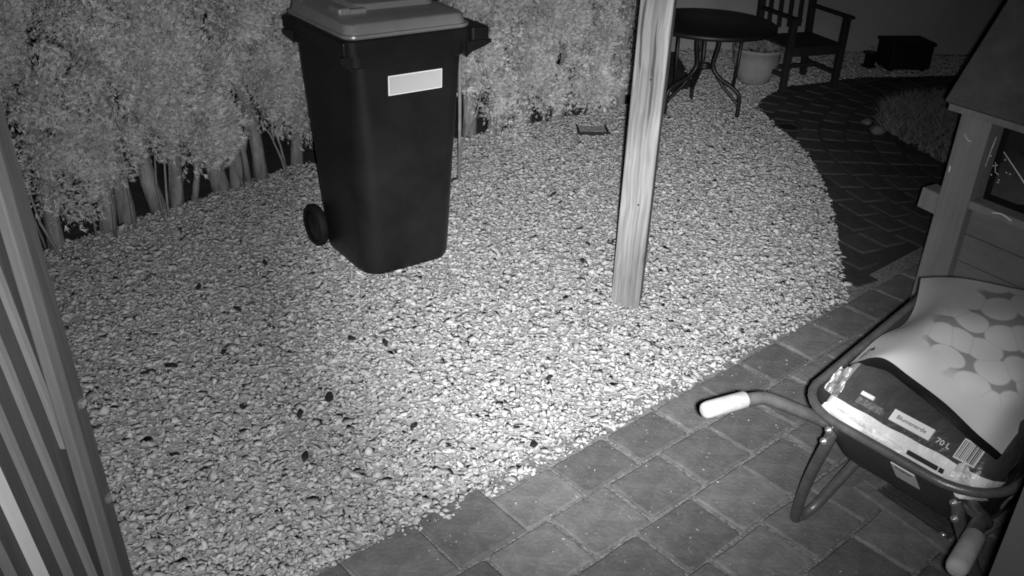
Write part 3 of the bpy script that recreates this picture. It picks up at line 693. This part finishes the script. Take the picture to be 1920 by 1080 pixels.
outer = [tring(.50, .585, .25, 1.08, .13, .60, .66), tring(.475, .555, .265, 1.06, .125, .575, .63), tring(.40, .46, .405, .93, .08, .40, .41), tring(.36, .42, .435, .90, .07, .385, .395)]
inner = [tring(.37, .43, .43, .905, .07, .392, .402), tring(.405, .465, .40, .935, .08, .41, .42), tring(.49, .575, .255, 1.075, .128, .598, .658)]
tray = loft('tray', [r for r in outer][::1]+inner, 'barrow_paint', bar, True, False, False)
bm = bmesh.new(); bm.from_mesh(tray.data)
n = len(outer[0]); bm.verts.ensure_lookup_table(); bm.faces.new([bm.verts[3*n+k] for k in range(n)]); bm.faces.new([bm.verts[4*n+k] for k in range(n)]); bmesh.ops.recalc_face_normals(bm, faces=bm.faces); bm.to_mesh(tray.data); bm.free()
tray.data.polygons.foreach_set('use_smooth', np.ones(len(tray.data.polygons), bool)); tray.data.set_sharp_from_angle(angle=R(50))
tube('tray_rim', tring(.505, .59, .247, 1.083, .132, .60, .66), .0115, 'barrow_tube', bar, 12, True)
for s in (-1, 1):
    f_ = .93 if s > 0 else 1
    hd = tube('handle', spline([(s*f_*.303, .10, .62), (s*f_*.285, .17, .612), (s*.26, .22, .59), (s*.205, .30, .545), (s*.172, .37, .505), (s*.165, .52, .44), (s*.16, .85, .36), (s*.10, 1.15, .26), (s*.06, 1.33, .20)], 6), .0165, 'barrow_tube', bar, 14)
    tube('grip', [(s*f_*.327, -.004, .622), (s*f_*.326, .0, .622), (s*f_*.324, .012, .622), (s*f_*.302, .118, .619), (s*f_*.30, .126, .619)], [.012, .0185, .0215, .0215, .018], 'grip_rubber', hd, 18)
    lg = tube('leg', spline([(s*.165, .335, .525), (s*.178, .342, .46), (s*.245, .42, .25), (s*.298, .50, .04), (s*.30, .525, .016), (s*.295, .56, .018), (s*.28, .60, .06), (s*.225, .68, .24), (s*.175, .74, .395)], 6), .0155, 'barrow_tube', bar, 14)
    for (x, y, z) in ((.165, .322, .525), (.175, .330, .480)):
        bo = lathe('bolt', [(0, .012), (.004, .012), (.0045, .006), (.009, .006), (.0095, 0)], 'zinc', lg, 10); bo.matrix_local = Matrix.Translation((s*x, y-.014, z)) @ Matrix.Rotation(R(75), 4, 'X')
wl_ = empty('wheel', (0, 1.33, .185)); wl_.parent = bar; My = Matrix.Rotation(R(90), 4, 'Y')
ty = lathe('tyre', [(.11, -.03), (.15, -.045), (.178, -.03), (.185, 0), (.178, .03), (.15, .045), (.11, .03)], 'bin_tyre', wl_, 36); ty.data.transform(My)
hu = lathe('rim', [(0, -.04), (.03, -.04), (.035, -.02), (.10, -.015), (.112, -.032), (.112, .032), (.10, .015), (.035, .02), (.03, .04), (0, .04)], 'barrow_tube', wl_, 30); hu.data.transform(My)
tube('axle', [(-.08, 1.33, .185), (.08, 1.33, .185)], .010, 'dark_metal', bar, 10)
# sticker on the sloping rear wall
def rear(x, t, off):                                            # t = 0 at the rim, 1 at the tray floor; a point on the rear wall
    a = Vector((x, .265, .575)); b = Vector((x, .405, .40)); n_ = Vector((0, -.175, -.14)).normalized(); return a.lerp(b, t)+n_*off
def on_rear(name, x0, x1, t0, t1, off, m, par):
    return pym(name, [rear(x0, t1, off), rear(x1, t1, off), rear(x1, t0, off), rear(x0, t0, off)]+[rear(x0, t1, 0), rear(x1, t1, 0), rear(x1, t0, 0), rear(x0, t0, 0)], [(0, 1, 2, 3), (0, 4, 5, 1), (1, 5, 6, 2), (2, 6, 7, 3), (3, 7, 4, 0)], m, par)
stk = on_rear('sticker', .015, .075, .10, .50, .002, 'label_white', bar)
zx = Vector((1, 0, 0)); zn = Vector((0, -.175, -.14)).normalized(); zy = zn.cross(zx)
Mt = Matrix((( zx.x, zy.x, zn.x, 0), (zx.y, zy.y, zn.y, 0), (zx.z, zy.z, zn.z, 0), (0, 0, 0, 1))); Mt.translation = rear(.045, .17, .0024)
text_mesh('sticker_lettering', 'Capito', .016, Mt, 'ink', stk)
tag(bar, 'dark metal wheelbarrow with pale hand grips carrying two plastic sacks', 'wheelbarrow')

# ------------------------------------------------------------------ potting soil sack in the tray
sack = empty('potting_soil_sack', wo+Vector((0, 0, 0)), wbz)
prof = [(.47, .43, 'bag_white'), (.345, .53, 'bag_white'), (.278, .575, 'bag_white'), (.286, .605, 'bag_white'), (.300, .628, 'bag_white'), (.336, .660, 'bag_dark'), (.382, .695, 'bag_dark'), (.43, .715, 'bag_dark'), (.56, .72, 'bag_dark'), (.68, .70, 'bag_dark'), (.74, .60, 'bag_dark'), (.72, .46, 'bag_dark'), (.60, .42, 'bag_dark'), (.45, .415, 'bag_dark')]
NX = 44; x0, x1 = -.205, .225; V = []; F = []; FM = []; npf = len(prof)
cyc = (sum(p[0] for p in prof)/npf, .56)
for i in range(NX+1):
    t = i/NX; x = x0+(x1-x0)*t; e = min(t, 1-t)/.09; k = 1 if e > 1 else math.sqrt(max(0.0, 1-(1-e)**2))*.55+.45
    for j, (y, z, _) in enumerate(prof):
        wv = .0035*math.sin(x*70+j*1.7)+.003*math.sin(x*31+j*2.9)+(.004*math.sin(x*120+j) if j in (1, 2) else 0); wv *= .25 if j in (4, 5) else 1
        V.append((x+.004*math.sin(j*2.1), cyc[0]+(y-cyc[0])*k+(0 if e > 1 else (1-k)*-.02)+wv*.6, cyc[1]+(z-cyc[1])*(k if e < 1 else 1)+wv))
for i in range(NX):
    for j in range(npf):
        l = (j+1) % npf; F.append((i*npf+j, i*npf+l, (i+1)*npf+l, (i+1)*npf+j)); w0 = prof[j][2]
        FM.append(0 if w0 == 'bag_white' and prof[l][2] in ('bag_white',) or j == 4 and False else 1)
        if i < 4 and j in (4, 5, 6): FM[-1] = 2
F.append(tuple(range(npf))); FM.append(2); F.append(tuple(range(NX*npf, (NX+1)*npf))[::-1]); FM.append(1)
film = pym('film', V, F, None, sack, True)
for mm_ in ('bag_white', 'bag_dark', 'bag_grey'): film.data.materials.append(MATS[mm_])
film.data.polygons.foreach_set('material_index', np.array(FM, np.int32)); film.data.set_sharp_from_angle(angle=R(50))
bm = bmesh.new(); bm.from_mesh(film.data); bmesh.ops.recalc_face_normals(bm, faces=bm.faces); bm.to_mesh(film.data); bm.free()
fy = Vector((0, .382-.300, .695-.628)).normalized(); fx = Vector((1, 0, 0)); fn = fx.cross(fy)
def face_pt(x, h, off): return Vector((x, .300, .628))+fy*h+fn*off
def on_face(name, xa, xb, ha, hb, off, m, par):
    V = [face_pt(xa, ha, off), face_pt(xb, ha, off), face_pt(xb, hb, off), face_pt(xa, hb, off)]; V += [p-fn*.006 for p in V]
    return pym(name, V, [(0, 1, 2, 3), (0, 4, 5, 1), (1, 5, 6, 2), (2, 6, 7, 3), (3, 7, 4, 0)], m, par)
def face_mat(x, h, off):
    M = Matrix(((fx.x, fy.x, fn.x, 0), (fx.y, fy.y, fn.y, 0), (fx.z, fy.z, fn.z, 0), (0, 0, 0, 1))); M.translation = face_pt(x, h, off); return M
lb = on_face('label_panel', -.030, .070, .014, .044, .0075, 'label_white', sack)
text_mesh('label_lettering', 'Blumenerde', .0150, face_mat(.020, .029, .0079), 'ink', lb)
text_mesh('volume_lettering', '70 L', .019, face_mat(.100, .024, .0075), 'label_white', sack)
on_face('name_panel', -.118, -.050, .012, .030, .0075, 'print_grey', sack); on_face('pale_tab', -.118, -.085, .036, .046, .0078, 'label_white', sack)
bc = on_face('barcode_panel', .132, .180, .008, .060, .0075, 'label_white', sack)
for k in range(11): on_face('barcode_line', .135+k*.0040, .135+k*.0040+random.uniform(.001, .003), .011, .057, .0079, 'ink', bc)
wx = Vector((0, .30-.283, .625-.585)).normalized()
wn_ = fx.cross(Vector((0, .286-.278, .605-.575)).normalized())
def low_pt(x, h, off): return Vector((x, .278, .575))+Vector((0, .286-.278, .605-.575)).normalized()*h+wn_*off
for nm, xa, xb in (('black_bar', .045, .118), ('black_square', .122, .132)):
    V = [low_pt(xa, .026, .0125), low_pt(xb, .026, .0125), low_pt(xb, .036, .0125), low_pt(xa, .036, .0125)]; V += [p-wn_*.006 for p in V]
    pym(nm, V, [(0, 1, 2, 3), (0, 4, 5, 1), (1, 5, 6, 2), (2, 6, 7, 3), (3, 7, 4, 0)], 'ink', sack)
def sheet(name, pts, m, nu=8, nv=6, cr=.004):
    A, B, C_, D_ = [Vector(p) for p in pts]; V = []; rr = random.Random(len(name))
    for t in (0, 1):
        for i in range(nu+1):
            for j in range(nv+1):
                u, v = i/nu, j/nv; p = A.lerp(B, u).lerp(D_.lerp(C_, u), v); V.append(p+fn*(cr*(math.sin(u*9+v*3)+math.sin(v*11-u*4)+rr.uniform(-.8, .8)))-fn*(.0012*t))
    n_ = (nu+1)*(nv+1); F = []
    for i in range(nu):
        for j in range(nv):
            a = i*(nv+1)+j; F.append((a, a+nv+1, a+nv+2, a+1)); F.append((n_+a, n_+a+1, n_+a+nv+2, n_+a+nv+1))
    o = pym(name, V, F, m, sack, True); o.data.set_sharp_from_angle(angle=R(20)); return o
sheet('folded_end', [face_pt(-.212, .012, -.03), face_pt(-.160, .004, .009), face_pt(-.168, .085, .009), face_pt(-.205, .080, -.012)], 'bag_grey')
sheet('end_seam', [face_pt(-.222, .02, -.04), face_pt(-.208, .012, -.024), face_pt(-.203, .082, -.010), face_pt(-.213, .076, -.024)], 'bag_white', 4, 6, .002)
sheet('film_fold', [low_pt(.135, .012, .010), low_pt(.195, .016, .004), low_pt(.185, .06, .012), low_pt(.165, .082, .012)], 'bag_white', 8, 8, .005)
sheet('film_fold', [low_pt(-.19, .02, .010), low_pt(.06, .004, .012), low_pt(.03, .034, .007), low_pt(-.17, .046, .007)], 'bag_white', 18, 5, .0035)
tag(sack, 'dark and white potting soil sack reading Blumenerde 70 L in the wheelbarrow', 'sack')

# ------------------------------------------------------------------ big pale sack draped on top
ctrl = [  # rows from the front edge to the back, each left to right: pixel and height
 [(1592, 683, .675), (1650, 672, .735), (1705, 704, .745), (1770, 752, .745), (1832, 815, .725), (1878, 853, .675)],
 [(1640, 640, .70), (1700, 640, .775), (1760, 668, .79), (1825, 712, .79), (1885, 762, .765), (1925, 790, .71)],
 [(1690, 612, .70), (1740, 600, .79), (1800, 625, .82), (1870, 660, .82), (1935, 700, .79), (1985, 722, .72)],
 [(1715, 575, .70), (1765, 562, .78), (1830, 580, .82), (1900, 605, .82), (1970, 635, .79), (2030, 655, .72)],
 [(1727, 521, .70), (1785, 522, .755), (1850, 530, .78), (1920, 543, .78), (1990, 560, .76), (2060, 580, .70)]]
rows = []
for r_ in ctrl: rows.append(spline([G(*c) for c in r_], 7))
cols = []
for k in range(len(rows[0])): cols.append(spline([r_[k] for r_ in rows], 8))
nc, nr = len(cols), len(cols[0]); V = []; UVs = []
for i in range(nc):
    for j in range(nr):
        u, v = i/(nc-1), j/(nr-1); p = cols[i][j].copy()
        p.z += .004*math.sin(u*17+v*5)*math.sin(v*3.1)+.003*math.sin(u*9-v*13); V.append(p); UVs.append((u, v))
loc0 = Vector((wo.x, wo.y, 0))+Ax*.7
big = empty('pebble_print_sack', loc0, 0)
Vl = [p-loc0 for p in V]
F = [(i*nr+j, (i+1)*nr+j, (i+1)*nr+j+1, i*nr+j+1) for i in range(nc-1) for j in range(nr-1)]
o = pym('printed_film', Vl, F, 'bag_print', big, True)
ul = o.data.uv_layers.new(name='UVMap')
for lp_ in o.data.loops: ul.data[lp_.index].uv = UVs[lp_.vertex_index]
und = []                                                             # the dark back film, sagging under the printed face
for i in range(nc):
    for j in range(nr):
        u, v = i/(nc-1), j/(nr-1); e = min(u, 1-u, v*1.0+.02, 1-v); th = .004+.065*min(1, (max(e, 0)/.22))**.6+.008*max(0, 1-v*9)*math.sin(math.pi*u)
        und.append(Vl[i*nr+j]-Vector((0, 0, th)))
edge_i = [i*nr for i in range(nc)]+[(nc-1)*nr+j for j in range(1, nr)]+[i*nr+nr-1 for i in range(nc-2, -1, -1)]+[j for j in range(nr-2, 0, -1)]
nV = len(und); allv = und+[Vl[i]-Vector((0, 0, .0015)) for i in edge_i]
F2 = [f[::-1] for f in F]
for k in range(len(edge_i)):
    l = (k+1) % len(edge_i); F2.append((edge_i[k], edge_i[l], nV+l, nV+k))
pym('dark_back_film', allv, F2, 'black_film', big, True)
tag(big, 'large pale plastic sack printed with oval pebbles lying on the potting soil sack', 'sack')

# ------------------------------------------------------------------ floor grate under the wheelbarrow
ga = G(1597, 918); gb = G(1750, 1026); gx_ = (gb-ga); gx_.z = 0; gl_ = gx_.length; gx_.normalize(); grz = math.atan2(gx_.y, gx_.x)
gt2 = empty('floor_grate', (ga.x, ga.y, 0.002), grz); gw, gd = gl_+.06, .30
for (sx, sy, lx, ly) in ((gw/2, .025, gw, .05), (gw/2, gd-.025, gw, .05), (.025, gd/2, .05, gd-.104), (gw-.025, gd/2, .05, gd-.104)): box('frame_bar', (lx, ly, .016), (sx, sy, .006), 'grate_frame', gt2, None, .003)
for k in range(9): box('slat', (gw-.106, .011, .010), (gw/2, .062+k*(gd-.124)/8, .004), 'grate', gt2, None, .002)
kb = lathe('screw_head', [(0, .006), (.008, .005), (.010, 0)], 'zinc', gt2, 12); kb.location = (gw-.07, .06, .012)
tag(gt2, 'rectangular dark floor grate set in the paving below the wheelbarrow', 'floor grate')

# ------------------------------------------------------------------ dark dry leaves on the gravel
leaf_px = [(420, 657, 1.0, 'dark leaf on the gravel right of the pair near the left, largest of that row'), (320, 683, 1.15, 'dark domed leaf on the gravel nearest the gate hinge'), (445, 577, .9, 'dark leaf on the gravel below and left of the bin wheel'),
  (660, 632, .9, 'dark ragged leaf on gravel below the left corner of the bin'), (722, 640, .9, 'dark leaf on gravel straight below the near corner of the bin'), (1030, 706, .8, 'small dark leaf alone on brightest gravel left below the post'),
  (617, 743, 1.2, 'largest dark crumpled leaf in the middle of the gravel'), (562, 773, .9, 'dark angular leaf just below left of the largest crumpled one'), (455, 761, .7, 'narrow dark leaf left of the angular one on gravel'),
  (572, 853, .9, 'dark leaf low in the gravel left of centre'), (1001, 831, 1.1, 'dark curled leaf on gravel close to the paving edge'), (327, 850, .8, 'dark round leaf low on the gravel towards the gate'), (272, 697, .8, 'faint dark leaf beside the gate left of the domed one'),
  (372, 536, .8, 'dark leaf on the dim gravel below the hedge trunks'), (497, 491, .8, 'dark leaf on the gravel left of the bin wheel'), (1092, 486, 1.0, 'dark leaf on gravel just left of the post'), (1038, 362, .8, 'dark leaf on gravel between the bin and the post'), (776, 796, .8, 'dark sliver of leaf on gravel below the bin near the middle')]
for (x, y, s, lab) in leaf_px:
    p = G(x, y, .016); V = []; F = []; nx, ny = 6, 4; ln = .026*s; wd = .013*s; rr = random.Random(x)
    for sgn in (0, 1):
        for i in range(nx+1):
            t = i/nx
            for j in range(ny+1):
                w_ = (j/ny-.5)*2; half = wd*math.sin(math.pi*(t*.9+.05))**.7
                V.append(((t-.5)*ln*2, w_*half, .010*(1-w_*w_)*math.sin(math.pi*t)+.003*math.sin(t*7+x)-(.0012 if sgn else 0)))
    m_ = (nx+1)*(ny+1)
    for i in range(nx):
        for j in range(ny):
            a = i*(ny+1)+j; F.append((a, a+ny+1, a+ny+2, a+1)); F.append((m_+a, m_+a+1, m_+a+ny+2, m_+a+ny+1))
    o = pym('dry_leaf', V, F, 'leaf_dry', None, True); o.location = (p.x, p.y, .012); o.rotation_euler = (rr.uniform(-.3, .3), rr.uniform(-.3, .3), rr.uniform(0, 6.28))
    tag(o, lab, 'leaf', 'dark dry leaves on the gravel')
